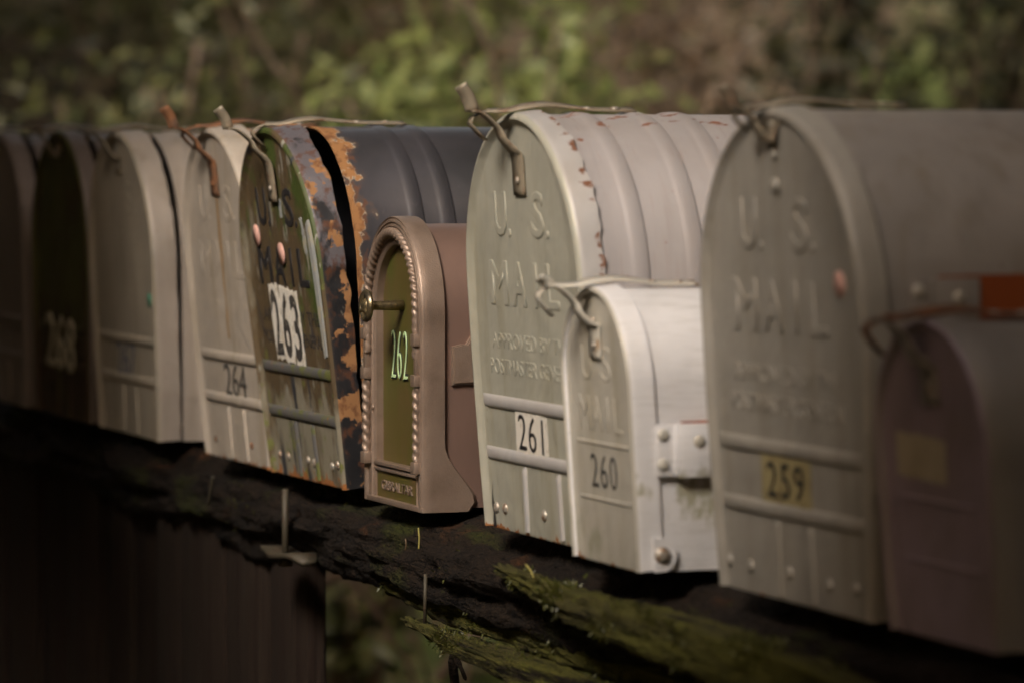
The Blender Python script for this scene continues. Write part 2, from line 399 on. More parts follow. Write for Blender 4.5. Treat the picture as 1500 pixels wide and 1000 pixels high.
def wobbler(amp, seed, skirt, grow=0):
    def W(k, x, y, z, i):
        if y < skirt*.4: return (0, 0, 0)
        g_ = grow*max(0, z)*min(1, (y-skirt*.4)/(skirt*.6))
        n_ = noise.noise(Vector((k*.55, seed, y*30)))+.6*noise.noise(Vector((k*1.3, seed+5, y*60)))
        a_ = amp*n_
        return (a_*(1 if x > 0 else -1)*.8, a_*.7+g_, a_*.3)
    return W
def latch(root, door, h, ms, mc, y=-.004, tab=.022, hook=(.050, .022), scale=1., up=True, strap_len=.065, clip_len=.085):
    """strap riveted on the door with its raised tab, and the spring clip on top of the box"""
    s = scale; bm = bmesh.new()
    zt = h+.003
    ribbon(bm, [(0, y+.006, h-strap_len*s), (0, y+.0055, h-strap_len*.55*s), (.0, y+.002, h-.032*s), (-.001, y-.006*s, h-.022*s), (-.002, y-.010*s, h-.012*s), (-.003, y-.022*s, h+.000*s), (-.003, y-.032*s, zt)], .02*s, .0016, n=5, widths=[.027*s, .027*s, .026*s, .020*s, .015*s, .014*s, .014*s])
    if up: ribbon(bm, [(-.003, y-.031*s, zt), (-.003, y-.0335*s, zt+tab*.5*s), (-.003, y-.040*s, zt+tab*s)], .0115*s, .0018, n=3, axis=(.6, .8, 0))
    o = obj('door_strap', bm, ms, door, ang=60)
    for q in (.28, .9):
        b2 = bmesh.new(); dome(b2, (.001, y+.0046-(.0006 if q < .5 else 0), h-strap_len*s+strap_len*s*q*.55+.002), .0034*s, (0, -1, 0), .5)
        obj('rivet', b2, M['rivet'] if ms is not M['strap_rust'] else M['strap_rust'], o)
    bm = bmesh.new()
    ribbon(bm, [(.004, clip_len, h+.0015), (.004, clip_len*.55, h+.002), (.003, .024*s, h+.0045), (.001, .006*s, h+.0062*s), (-.001, -.012*s, h+.004), (-.004, -.026*s, h+.001), (-.010, -(hook[0]-.008)*s, h+.0005)], .015*s, .0016,
           n=5, widths=[.014*s, .014*s, .015*s, .018*s, .017*s, .013*s, .011*s], axis=(.96, 0, -.20))
    ribbon(bm, [(-.010, -(hook[0]-.009)*s, h+.0005), (-.012, -hook[0]*s, h-.003), (-.012, -(hook[0]+.006)*s, h-.010*s), (-.012, -(hook[0]-.008)*s, h-(hook[1]+.002)*s)], .011*s, .0012, n=2)
    cl = obj('latch_clip', bm, mc, root, ang=60)
    for q in (.8, .5):
        b2 = bmesh.new(); dome(b2, (.004, clip_len*q, h+.0022), .0045*s, (0, 0, 1), .5); obj('rivet', b2, M['rivet'], cl)
    return cl
def big_door_details(door, m, a, ps, letter_m, ribs_m=None, ribs=True, letters=True, let_amt=.0019, us_gap=None, verticals=(-.028, .030)):
    if ribs:
        bm = bmesh.new(); q = a-.011
        bar_bead(bm, -q, q, .110, .110, ps, .0058); bar_bead(bm, -q, q, .0645, .0645, ps, .0058)
        for vx in verticals: bar_bead(bm, vx, vx*1.04, .058, .002, ps, .0042, .0028, vertical=True)
        obj('pressed_rib', bm, ribs_m or m, door, ang=70)
    if letters:
        for s_, ww, hh, x, z, e in (('U', .032, .038, -.056, .272, 1), ('.', .006, .007, -.034, .256, 1), ('S', .031, .039, .036, .272, 1), ('.', .006, .007, .058, .256, 1),
                                   ('M', .044, .038, -.068, .213, 1), ('A', .036, .038, -.018, .213, 1), ('I', .007, .038, .023, .213, 1), ('L', .032, .038, .062, .213, 1),
                                   ('APPROVED BY THE', .190, .0135, .0, .163, .5), ('POSTMASTER GENERAL', .205, .0135, .0, .141, .5)):
            if len(s_) == 1: text('embossed_letter', s_, ww, hh, x, ps+.0002, z, letter_m, door, ext=let_amt*e, bev=.03, off=-.005)
            else: text('embossed_line', s_, ww, hh, x, ps+.0002, z, letter_m, door, ext=let_amt*e, bev=.015, off=-.01)
def hem_rivets(door, xs, z, ps, m=None, r=.0052):
    for x in xs:
        b = bmesh.new(); dome(b, (x, ps, z+random.uniform(-.002, .002)), r, (0, -1, 0), .55); obj('rivet', b, m or M['rivet'], door)
def sticker(name, door, x0, x1, z0, z1, y, m, ragged=.0008, rot=0, th=.0005):
    bm = bmesh.new(); pts = []; n = 10
    c = ((x0+x1)/2, (z0+z1)/2)
    for (ax, az, bx, bz) in ((x0, z0, x1, z0), (x1, z0, x1, z1), (x1, z1, x0, z1), (x0, z1, x0, z0)):
        for k in range(n):
            t = k/n; x = ax+(bx-ax)*t+random.uniform(-1, 1)*ragged; z = az+(bz-az)*t+random.uniform(-1, 1)*ragged
            dx, dz = x-c[0], z-c[1]; pts.append((c[0]+dx*math.cos(rot)-dz*math.sin(rot), c[1]+dx*math.sin(rot)+dz*math.cos(rot)))
    f = [bm.verts.new((x, y-th, z)) for x, z in pts]; b = [bm.verts.new((x, y, z)) for x, z in pts]
    bm.faces.new(f)
    for k in range(len(f)): bm.faces.new((f[k], b[k], b[(k+1) % len(f)], f[(k+1) % len(f)]))
    bmesh.ops.recalc_face_normals(bm, faces=bm.faces)
    return obj(name, bm, m, door, smooth=False)
def flag_bracket(root, xs, y0, z0, s, m, flag_len=.12, flag_z=0, show_flag=True, lip=True):
    """two riveted plates on the right hand wall holding the flag arm"""
    bm = bmesh.new(); X = xs
    box(bm, X, X+.0016, y0, y0+.017*s, z0, z0+.040*s, .0005)
    box(bm, X+.0002, X+.0050, y0+.015*s, y0+.019*s, z0, z0+.040*s, .001)
    box(bm, X+.0040, X+.0058, y0+.018*s, y0+.050*s, z0-.001, z0+.041*s, .0006)
    br = obj('flag_bracket', bm, m, root)
    for (xx, yy, zz) in ((.0014, .0055, .009), (.0014, .0055, .032), (.0056, .034, .027)):
        b = bmesh.new(); dome(b, (X+xx, y0+yy*s, z0+zz*s), .0052*s, (1, 0, 0), .5); obj('rivet', b, M['g260'], br)
    if show_flag:
        f = bmesh.new(); y1 = y0+.020*s
        pts = [(y1, z0+.0425*s), (y1+flag_len, z0+.0445*s+flag_z), (y1+flag_len, z0+.013*s+flag_z), (y1, z0+.012*s)]
        vs = [f.verts.new((X+xx, y, z)) for xx in (.0015, .0035) for y, z in pts]
        f.faces.new(vs[:4][::-1]); f.faces.new(vs[4:])
        for k in range(4): f.faces.new((vs[k], vs[(k+1) % 4], vs[4+(k+1) % 4], vs[4+k]))
        bmesh.ops.recalc_face_normals(f, faces=f.faces)
        obj('signal_flag', f, M['flag'], root, smooth=False)
    return br

GRP = 'mailboxes standing in a row on the log'
ZB = -.320
def mailbox(X, Y, label, a, h, skirt, tilt, dm, bm_, by0, length, beads, shear, wob=None, dmesh_m=None, foot=.010, skirt_m=None, bwob=None):
    root = empty('mailbox', (X, Y, ZB), label, 'mailbox', GRP)
    d = door_mesh(a, h, skirt, wob, foot)
    if skirt_m:
        for f in d.faces:
            if f.calc_center_median().y > .0036 and f.normal.y > -.9: f.material_index = 1
            elif all(v.co.y > .003 or True for v in f.verts) and abs(f.normal.y) < .35: f.material_index = 1
        do = obj('door', d, [dm, skirt_m], root)
    else: do = obj('door', d, dm, root)
    do.rotation_euler.x = tilt
    obj('body', body_mesh(a, h, by0, length, beads, shear, wob=bwob, foot=foot*.7), bm_, root)
    return root, do
PS = .0035
# --- number 259, large, at the right
t = R(3.2)
r259, d = mailbox(-2.694, ROW_Y, 'large plain grey mailbox with a yellowed 259 sticker on its embossed door', .1455, .356, .019, t, M['g259'], M['g259b'], .0195, .56, (), t)
big_door_details(d, M['g259'], .1455, PS, M['g259'])
hem_rivets(d, (-.122, -.082, -.010, .060, .105), .020, PS, M['g259'])
s = sticker('number_sticker', d, -.052, .036, .0700, .1040, PS-.0006, M['yellowed'], rot=-.02)
text('digits', '259', .066, .026, -.008, PS-.0012, .087, M['ink'], s, spacing=1.15)
b = bmesh.new(); disc(b, (.100, .232), .0095, PS); obj('round_sticker', b, M['pink'], d)
latch(r259, d, .356, M['strap'], M['strap'], tab=.018, strap_len=.022, scale=.75)
flag_bracket(r259, .1440, .024, .196, 1.0, M['g259b'], flag_len=.16)
b = bmesh.new(); dome(b, (0, PS-.001, .300), .006, (0, -1, 0), .7); dome(b, (0, PS-.001, .322), .004, (0, -1, 0), .7); obj('rivet', b, M['g259'], d)

# --- number 260, small silver one
t = R(3.6)
r260, d = mailbox(-3.005, 1.155, 'small bright silver mailbox numbered 260 between the two large grey ones', .0745, .219, .020, t, M['g260'], M['g260b'], .0195, .42, (), t, foot=.002, skirt_m=M['g260b'])
bm = bmesh.new()
for z in (.0945, .050): bar_bead(bm, -.060, .060, z, z, PS, .0018, .0014)
obj('pressed_rib', bm, M['g260'], d)


for s_, ww, x, z in (('U', .022, -.026, .158), ('S', .022, .016, .158), ('M', .024, -.036, .118), ('A', .022, -.008, .118), ('I', .005, .014, .118), ('L', .018, .036, .118)):
    text('embossed_letter', s_, ww, .028, x, PS+.0002, z, M['g260'], d, ext=.0008, bev=.03, off=-.03)
text('digits', '260', .056, .0265, .000, PS-.0001, .0725, M['ink'], d, ext=.0003, spacing=1.15, off=-.012)
latch(r260, d, .219, M['strap_pale'], M['strap_pale'], tab=.007, hook=(.052, .024), scale=.92, strap_len=.062, clip_len=.075)
flag_bracket(r260, .0757, .0125, .074, 1.0, M['g260b'], flag_len=.10, flag_z=0)
bm = bmesh.new()                                         # hinge ear, lower right
pts = [(.012, -.001)]+[(.020+.011*math.sin(q), .012-.013*math.cos(q)) for q in [math.pi*k/12 for k in range(13)]]+[(.012, .026)]
vs = [[bm.verts.new((x, y, z)) for y, z in pts] for x in (.0738, .0756)]
bm.faces.new(vs[1]); bm.faces.new(vs[0][::-1])
for k in range(len(pts)): bm.faces.new((vs[0][k], vs[0][(k+1) % len(pts)], vs[1][(k+1) % len(pts)], vs[1][k]))
bmesh.ops.recalc_face_normals(bm, faces=bm.faces)
ear = obj('hinge_ear', bm, M['g260b'], d)
b = bmesh.new(); dome(b, (.0755, .019, .012), .0068, (1, 0, 0), .6); obj('rivet', b, M['rivet'], ear)

# --- number 261, large, centre
t = R(3.5)
def bw261(k, x, y, z, i):
    if y > .028: return (0, 0, 0)
    n_ = noise.noise(Vector((k*.9, 3, 0)))*.0012
    return (n_, 0, n_)
r261, d = mailbox(-3.230, ROW_Y, 'large grey green mailbox with 261 on a white sticker and crimped ridges round its body', .141, .358, .021, t, M['g261'], M['g261b'], .0208, .56, (.052, .098, .132), t,
                                    wob=wobbler(.0030, 4, .021), skirt_m=M['g261s'], bwob=bw261)
big_door_details(d, M['g261'], .141, PS, M['g261'], let_amt=.0013, ribs_m=M['g261s'], verticals=(-.030, .052))
hem_rivets(d, (-.108, -.086, .012), .018, PS)
s = sticker('number_sticker', d, -.045, .033, .0690, .1045, PS-.0006, M['white'], ragged=.0006, rot=-.03)
text('digits', '261', .060, .030, -.007, PS-.0012, .0868, M['ink'], s, spacing=1.1, off=-.012, rot=-.03)
bm = bmesh.new(); pc = [(-.1185, .0), (-.1165, .012), (-.1195, .020), (-.1170, .029), (-.1145, .040), (-.1160, .028), (-.1135, .020), (-.1120, .010), (-.1105, .0)]
bm.faces.new([bm.verts.new((x, PS-.0006, z)) for x, z in pc]); obj('torn_crack', bm, M['ink'], d, smooth=False)
latch(r261, d, .358, M['strap'], M['strap'], strap_len=.070)

# --- number 262, ornate cast bronze one
r262 = empty('mailbox', (-3.622, ROW_Y, ZB-.004), 'ornate cast bronze mailbox numbered 262 with rope twist trim and a round knob', 'mailbox', GRP)
A, H = .0875, .269
bm = bmesh.new()
prof = [(.0265, .018), (.0265, .0035), (.0245, .002), (.0235, .0035), (.0195, .0030), (.0185, .0015), (.0100, .0010), (.0090, -.0010), (.0075, -.0010), (.0070, .0008), (.0058, .0008), (.0053, -.0010), (.0038, -.0010), (.0033, .0010), (.0020, .0010), (.0008, -.0002), (0, .0012), (0, .010), (.0002, .0215), (.003, .0225), (.003, .016)]
def footflare(k, x, y, z, i):
    if y > .009 and i < .004:
        f = max(0, 1-z/.062); f = f*f*(3-2*f)
        if z < .016: f *= 1-.30*(1-z/.016)**2
        return (0, (y-.009)/.0125*.032*f, 0)
    return (0, 0, 0)
rings(bm, prof, A, H, footflare)
box(bm, -.062, .062, .0010, .012, .0345, .0380, .0006)          # sill under the panel
box(bm, -.062, .062, .0015, .012, .0295, .0325, .0006)
box(bm, -A+.001, A-.001, -.0005, .036, -.0006, .0045, .001)     # foot of the frame
bmesh.ops.recalc_face_normals(bm, faces=bm.faces)
fr = obj('door_frame', bm, M['bronze'], r262)
bm = bmesh.new(); o_ = outline(A, H, .026); bm.faces.new([bm.verts.new((x, .0105, max(z, .034))) for x, z in o_ if z > .03])
pn = obj('door_panel', bm, M['panel262'], r262, smooth=False)
text('digits', '262', .047, .046, -.009, .0104, .139, M['ink'], pn, ext=.0006, off=.004, spacing=1.15)
text('digits', '262', .047, .046, -.009, .0098, .139, M['pale_green'], pn, ext=.0008, off=-.028, spacing=1.15)
bm = bmesh.new(); box(bm, -.062, .062, .0045, .012, .0045, .0290); plt = obj('name_plate', bm, M['panel262'], r262, smooth=False)
text('embossed_lettering', 'GIBRALTAR', .092, .009, 0, .0045, .0165, M['bronze'], plt, ext=.0012)
def rope(bm, path, r, twist, n=14):
    path = [Vector(p) for p in path]; rows = []; s_ = 0
    for i, p in enumerate(path):
        if i: s_ += (p-path[i-1]).length
        d_ = (path[min(i+1, len(path)-1)]-path[max(i-1, 0)]).normalized(); nx = d_.cross(Vector((0, -1, 0))).normalized(); ny = Vector((0, -1, 0))
        row = []
        for k in range(n):
            q = 2*math.pi*k/n; rr = r*(.66+.40*abs(math.cos(q-s_*twist))**1.2)
            row.append(bm.verts.new(p+(nx*math.cos(q)+ny*math.sin(q))*rr))
        rows.append(row)
    for a_, b_ in zip(rows, rows[1:]):
        for k in range(n): bm.faces.new((a_[k], a_[(k+1) % n], b_[(k+1) % n], b_[k]))
bm = bmesh.new(); rr_ = A-.0150; cz = H-A; pth = []
for k in range(14): pth.append((rr_, -.0010, .140+(cz-.140)*k/14))
for k in range(241): pth.append((rr_*math.cos(math.pi*k/240), -.0010, cz+rr_*math.sin(math.pi*k/240)))
for k in range(13, -1, -1): pth.append((-rr_, -.0010, .140+(cz-.140)*k/14))
rope(bm, pth, .0046, 410); obj('rope_moulding', bm, M['bronze'], r262, ang=80)
for sx in (-1, 1):
    bm = bmesh.new(); rope(bm, [(sx*.0755, -.0015, .045+k*.0014) for k in range(50)], .0046, 330); obj('rope_column', bm, M['bronze'], r262, ang=80)
    for z in (.040, .120, .157):
        bm = bmesh.new(); box(bm, sx*.0755-.0062, sx*.0755+.0062, -.0062, .003, z-.0055, z+.0055, .001); obj('column_bracket', bm, M['bronze'], r262)
    bm = bmesh.new(); box(bm, sx*.0755-.0035, sx*.0755+.0035, -.004, .002, .1255, .1515, .001); obj('column_bracket', bm, M['bronze'], r262)
bm = bmesh.new(); zk = .186
tube(bm, [(0, .010, zk), (0, -.006, zk), (0, -.018, zk), (0, -.0235, zk)], [.0052, .0046, .0042, .0050], 16)
kn = obj('door_knob', bm, M['gilt'], r262)
bm = bmesh.new(); n_ = 32
kp = [(0, -.0305), (.004, -.0300), (.0062, -.0285), (.0072, -.0268), (.0095, -.0268), (.0105, -.0285), (.0125, -.0292), (.0145, -.0280), (.0155, -.0255), (.0140, -.0232), (.008, -.0225), (.004, -.0225)]
prev = None
for (r_, y_) in kp:
    row = [bm.verts.new((r_*math.cos(2*math.pi*k/n_), y_, zk+r_*math.sin(2*math.pi*k/n_))) for k in range(n_)]
    if prev:
        for k in range(n_): bm.faces.new((prev[k], prev[(k+1) % n_], row[(k+1) % n_], row[k]))
    prev = row
bmesh.ops.remove_doubles(bm, verts=bm.verts, dist=1e-5)
for k in range(3):
    q = math.pi/2+2*math.pi*k/3; tube(bm, [(.0070*math.cos(q), -.0288, zk+.0070*math.sin(q)), (.0125*math.cos(q), -.0288, zk+.0125*math.sin(q))], .0014, 6)
bmesh.ops.recalc_face_normals(bm, faces=bm.faces)
obj('knob_medallion', bm, M['gilt'], kn)
bm = bmesh.new(); dome(bm, (-.0640, .0012, .088), .0026, (0, -1, 0), .7); obj('rivet', bm, M['bronze'], r262)
bb = body_mesh(A-.003, H-.008, .012, .50, (), 0, foot=0); bmesh.ops.translate(bb, verts=bb.verts, vec=(0, 0, .003)); obj('body', bb, M['bronzes'], r262)
bm = bmesh.new()                                              # ogee topped flag plaque on the right wall
pts = [(.029, .116), (.029, .151), (.0375, .153), (.043, .153), (.046, .158), (.050, .1635), (.056, .166), (.068, .166), (.074, .1635), (.078, .158), (.081, .153), (.090, .151), (.090, .118)]
for x0, x1, g in ((A-.006, A-.0020, 0), (A-.0025, A-.0005, .0025)):
    cy, cz_ = .062, .141
    P_ = [(cy+(y-cy)*(1-g*22), cz_+(z-cz_)*(1-g*30)) for y, z in pts]
    vs = [[bm.verts.new((x, y, z)) for y, z in P_] for x in (x0, x1)]
    bm.faces.new(vs[1]); bm.faces.new(vs[0][::-1])
    for k in range(len(pts)): bm.faces.new((vs[0][k], vs[0][(k+1) % len(pts)], vs[1][(k+1) % len(pts)], vs[1][k]))
bmesh.ops.recalc_face_normals(bm, faces=bm.faces); obj('side_plaque', bm, M['bronze'], r262, smooth=False)

# --- number 263, black with rust
t = R(7.2)
r263, d = mailbox(-3.882, ROW_Y-.004, 'rusty black mailbox with peeling green door ajar and white 263 stickers', .136, .352, .021, t, M['door263'], M['body263'], .0205, .56, (.084, .114), R(3.2), wob=wobbler(.0028, 9, .021, .02), skirt_m=M['skirt263'],
                  bwob=lambda k, x, y, z, i: ((noise.noise(Vector((k*.5, 8, 0)))*.002 if y < .055 else 0), 0, 0))
big_door_details(d, M['skirt263'], .136, PS, M['ink'], ribs_m=M['rib263'], let_amt=.0009)
for k, (x, dg, rt) in enumerate(((-.048, '2', .05), (-.015, '6', -.03), (.018, '3', .04))):
    s = sticker('number_sticker', d, x-.0155, x+.0155, .119-.002*k, .194-.002*k, PS-.0003, M['white'], ragged=.0018, rot=rt, th=.0006)
    text('digits', dg, .024, .066, x, PS-.0012, .1565-.002*k, M['ink_worn'], s, ext=.0003, off=.02, rot=rt)
for x, z in ((-.080, .243), (.000, .226)):
    b = bmesh.new(); disc(b, (x, z), .0112, PS-.0018); obj('round_sticker', b, M['pink'], d)
sticker('paint_chip', d, .006, .014, .262, .280, PS-.0002, M['peel'], ragged=.001, rot=.1)
sticker('paint_chip', d, .074, .082, .228, .262, PS-.0002, M['peel'], ragged=.002, rot=.15)
bm = bmesh.new(); pl = [(.117, .262), (.122, .235), (.125, .20), (.127, .16), (.127, .13), (.120, .128), (.117, .16), (.115, .20), (.112, .235), (.110, .258)]
fv = [bm.verts.new((x, -.0032, z)) for x, z in pl]; bv = [bm.verts.new((x, .0015, z)) for x, z in pl]; bm.faces.new(fv)
for k in range(len(fv)): bm.faces.new((fv[k], bv[k], bv[(k+1) % len(fv)], fv[(k+1) % len(fv)]))
bmesh.ops.recalc_face_normals(bm, faces=bm.faces); obj('primer_patch', bm, M['peel'], d, smooth=False)
hem_rivets(d, (-.100, -.070, .0, .020, .080, .098), .020, PS, M['rivet'], .0045)
latch(r263, d, .352, M['strap'], M['strap'], y=-.006, strap_len=.078, scale=.95, clip_len=.10)
r263.location.x += 0

# --- number 264
t = R(5.2)
r264, d = mailbox(-4.150, ROW_Y, 'chalky grey mailbox numbered 264 with a rust streak under its strap', .132, .352, .020, t, M['g264'], M['g264b'], .025, .50, (.085,), R(3.2), wob=wobbler(.001, 14, .02, .035))
big_door_details(d, M['g264'], .132, PS, M['g264'], letters=True, let_amt=.0006)
text('digits', '264', .080, .034, .010, PS-.0006, .086, M['ink_worn'], d, ext=.0004, off=-.005)
latch(r264, d, .352, M['strap_rust'], M['strap_rust'], strap_len=.072, scale=1.)
streak = sticker('rust_streak', d, -.0035, .0035, .13, .285, PS-.0006, mat('rust_streak', (.28, .17, .07), .7, 0, [dict(color=(.40, .34, .27), scale=(200, 200, 20), lo=.48, hi=.66)]), ragged=.0012, th=.0002)
hem_rivets(d, (-.09, -.03, .05), .018, PS, M['strap_rust'], .004)

# --- blue numbered tan grey one
t = R(2.6)
r265, d = mailbox(-4.607, ROW_Y, 'tan grey mailbox with faded blue digits and a dark crack behind its door rim', .148, .350, .024, t, M['g265'], M['g265b'], .027, .50, (.055,), R(1.0), wob=wobbler(.0014, 24, .024, .010), skirt_m=M['g265b'])
big_door_details(d, M['g265'], .148, PS, M['g265'], let_amt=.0005)
text('digits', '267', .085, .038, -.010, PS-.0002, .087, M['blue'], d, ext=.0003, off=-.01)
b = bmesh.new(); disc(b, (.108, .158), .0085, PS); obj('round_sticker', b, M['teal'], d)
latch(r265, d, .350, M['strap'], M['strap'], up=False, strap_len=.05, hook=(.040, .010))

# --- dark olive one with cream digits
t = R(1.0)
r266, d = mailbox(-4.935, ROW_Y, 'dark olive mailbox with large cream digits near the left end', .144, .352, .022, t, M['olive'], M['g266b'], .026, .50, (.07,), 0, wob=wobbler(.003, 34, .022), skirt_m=M['g266b'])
big_door_details(d, M['olive'], .144, PS, M['olive'], let_amt=.0006)
text('digits', '268', .150, .066, .0, PS-.004, .092, M['cream'], d, ext=.002, off=.0, rot=-.04)
latch(r266, d, .352, M['strap'], M['strap'], up=False, strap_len=.03, hook=(.035, .008))

# --- last one on the left
r267, d = mailbox(-5.270, ROW_Y, 'dark grey brown mailbox at the far left end of the row', .144, .352, .022, R(1), M['g266b'], M['g266b'], .026, .50, (.07,), 0, wob=wobbler(.003, 44, .022))
big_door_details(d, M['g266b'], .144, PS, M['g266b'], letters=False)
latch(r267, d, .352, M['strap'], M['strap'], up=False, strap_len=.03, hook=(.035, .008))

# --- small purple one at the right edge
t = R(4.0)
r258, d = mailbox(-2.449, ROW_Y, 'small mailbox with a purple door and a strip of cream tape at the right edge', .0855, .214, .018, t, M['mauve'], M['g259b'], .018, .42, (), t, foot=.006, skirt_m=M['g259b'])
sticker('tape_strip', d, -.058, .016, .106, .135, PS-.0002, M['tape'], ragged=.001, rot=-.03)
latch(r258, d, .214, M['g259b'], M['strap_rust'], up=False, hook=(.048, .024), scale=.95, strap_len=.060, clip_len=.07)
bm = bmesh.new()
for z in (.092, .050): bar_bead(bm, -.060, .060, z, z, PS, .0018, .0014)
obj('pressed_rib', bm, M['mauve'], d)

# ------------------------------------------------------------------ timber under the boxes
def rvec0(r): return Vector((r.uniform(-1, 1), r.uniform(-1, 1), r.uniform(-1, 1)))
def fbm(p, o=4):
    v = 0; a_ = 1
    for k in range(o): v += a_*noise.noise(p*(2**k)); a_ *= .5
    return v
def lumpy_log(name, p0, p1, ry, rz, m, amp=.02, seed=0, nseg=240, nr=56, taper=(1, 1), parent=None, grain=1.):
    bm = bmesh.new(); p0 = Vector(p0); p1 = Vector(p1); rows = []
    for i in range(nseg+1):
        t_ = i/nseg; c = p0.lerp(p1, t_); e = min(1, min(t_, 1-t_)*14)**.5; tp = taper[0]*(1-t_)+taper[1]*t_
        row = []
        for k in range(nr):
            q = 2*math.pi*k/nr; cy, cz_ = math.cos(q), math.sin(q)
            sq = (abs(cy)**4+abs(cz_)**4)**-.25; sq = .45+.55*sq
            y = cy*ry*sq*tp*e; z = cz_*rz*sq*tp*e
            P_ = Vector((c.x*5+seed, q*1.1 if q < math.pi else (2*math.pi-q)*1.1, seed))
            d_ = amp*fbm(Vector((c.x*4*grain, cy*3, cz_*3+seed)), 5)+amp*.35*noise.noise(Vector((c.x*11, cy*14, cz_*14)))+amp*.25*noise.noise(Vector((c.x*60, cy*20, cz_*20)))
            row.append(bm.verts.new((c.x, c.y+y+cy*d_*e, c.z+z+cz_*d_*e)))
        rows.append(row)
    for a_, b_ in zip(rows, rows[1:]):
        for k in range(nr): bm.faces.new((a_[k], a_[(k+1) % nr], b_[(k+1) % nr], b_[k]))
    bm.faces.new(rows[0][::-1]); bm.faces.new(rows[-1])
    return obj(name, bm, m, parent, ang=75)
tag(lumpy_log('log', (-6.6, 1.34, ZB-.054), (-1.6, 1.34, ZB-.054), .165, .047, M['log'], .017, 3, nseg=420), 'long rotting mossy log that carries the whole row of mailboxes', 'log')
def splinter(name, pts, m, seed, thick=.03, amp=.006, tip=.25):
    """split length of wood: pts = list of (centre, half height, half depth)"""
    bm = bmesh.new(); rows = []; n_ = 26; nseg = 70
    for i in range(nseg+1):
        t_ = i/nseg*(len(pts)-1); k0 = min(int(t_), len(pts)-2); f = t_-k0; f = f*f*(3-2*f)*.5+f*.5
        c = Vector(pts[k0][0]).lerp(Vector(pts[k0+1][0]), f); hz = pts[k0][1]*(1-f)+pts[k0+1][1]*f; hy = pts[k0][2]*(1-f)+pts[k0+1][2]*f
        row = []
        for k in range(n_):
            q = 2*math.pi*k/n_; cy, cz_ = math.cos(q), math.sin(q)
            sq = (abs(cy)**5+abs(cz_)**5)**-.2
            d_ = amp*fbm(Vector((c.x*6+seed, cy*4, cz_*4)), 5)+amp*.5*noise.noise(Vector((c.x*50, cy*9, cz_*9+seed)))
            row.append(bm.verts.new((c.x, c.y+cy*sq*(hy+d_), c.z+cz_*sq*(hz+d_*.8))))
        rows.append(row)
    for a_, b_ in zip(rows, rows[1:]):
        for k in range(n_): bm.faces.new((a_[k], a_[(k+1) % n_], b_[(k+1) % n_], b_[k]))
    bm.faces.new(rows[0][::-1]); bm.faces.new(rows[-1])
    return obj(name, bm, m, ang=75)
tag(splinter('split_board', [((-3.695, 1.20, -.405), .003, .006), ((-3.56, 1.205, -.411), .009, .014), ((-3.2, 1.21, -.414), .014, .02), ((-2.2, 1.22, -.416), .018, .03)], M['moss'], 2), 'mossy split board with a ragged tip tucked right under the log', 'board')
tag(splinter('split_board', [((-3.555, 1.17, -.423), .002, .004), ((-3.42, 1.175, -.431), .007, .010), ((-3.1, 1.175, -.437), .013, .016), ((-2.2, 1.175, -.442), .017, .02)], M['moss'], 7), 'lower mossy split board ending in a blunt dark point', 'board')
tag(splinter('split_board', [((-3.60, 1.23, -.459), .002, .004), ((-3.4, 1.235, -.462), .004, .008), ((-2.9, 1.235, -.466), .007, .012), ((-2.3, 1.235, -.47), .009, .012)], M['log'], 11, amp=.003), 'thin dark stick of wood hanging lowest under the split boards', 'stick')
tag(splinter('moss_slab', [((-3.28, 1.165, -.350), .003, .006), ((-3.08, 1.160, -.361), .012, .014), ((-2.85, 1.155, -.364), .018, .018), ((-2.65, 1.15, -.366), .020, .02), ((-2.50, 1.155, -.367), .007, .012)], M['moss'], 21), 'yellow green mossy slab of wood on the face of the log below the 260 and 259 boxes', 'slab')
bm = bmesh.new(); rm = random.Random(4)
for src, cnt, sz in (('moss_slab', 3800, .0036), ('split_board', 2600, .0034), ('split_board.001', 1800, .003), ('log', 3500, .0034)):
    me = bpy.data.objects[src].data; n_v = len(me.vertices)
    for _ in range(cnt*4):
        v = me.vertices[rm.randrange(n_v)]
        if v.co.x < -4.3 or v.normal.y > .1 or v.normal.z < -.75: continue
        if noise.noise(v.co*14+Vector((0, 0, 5))) < (.12 if src != 'log' else .30): continue
        nn = (v.normal+rvec0(rm)*.7).normalized(); p = v.co+rvec0(rm)*.0035; L_ = sz*rm.uniform(.5, 1.5); sd = nn.orthogonal().normalized()*L_*.22
        a_, b_, c_ = bm.verts.new(p-sd), bm.verts.new(p+sd), bm.verts.new(p+nn*L_); bm.faces.new((a_, b_, c_))
mo = obj('moss', bm, M['leaf_moss'], smooth=False); mo['kind'] = 'stuff'; mo['label'] = 'green moss tufts growing on the log and split boards'; mo['category'] = 'moss'
# wall of upright planks holding the log on the left
pw = empty('plank_wall', (-4.6, 1.36, -1.15), 'wall of dark upright weathered planks holding up the log at the left', 'plank wall')
x = -6.9; k = 0
while x < -4.0:
    wd = random.uniform(.11, .17); x1 = x+wd if x+wd < -4.03 else -3.957
    b = bmesh.new(); yy = random.uniform(-.015, .015); box(b, x-(-4.6), x1-.004-(-4.6), -.17+yy, -.148+yy, -.1, .760+random.uniform(-.006, .006), .004)
    bmesh.ops.subdivide_edges(b, edges=b.edges[:], cuts=1)
    for v in b.verts: v.co.y += .004*noise.noise(v.co*9)
    obj('plank', b, M['plank'], pw); x = x1; k += 1
    if x >= -3.96: break
pr_ = empty('timber_post', (-2.0, 1.36, -1.15), 'thick dark timber post under the log at the right', 'post')
b = bmesh.new(); box(b, -.1, .1, -.10, .10, -.1, .72, .01); obj('post_shaft', b, M['plank'], pr_)
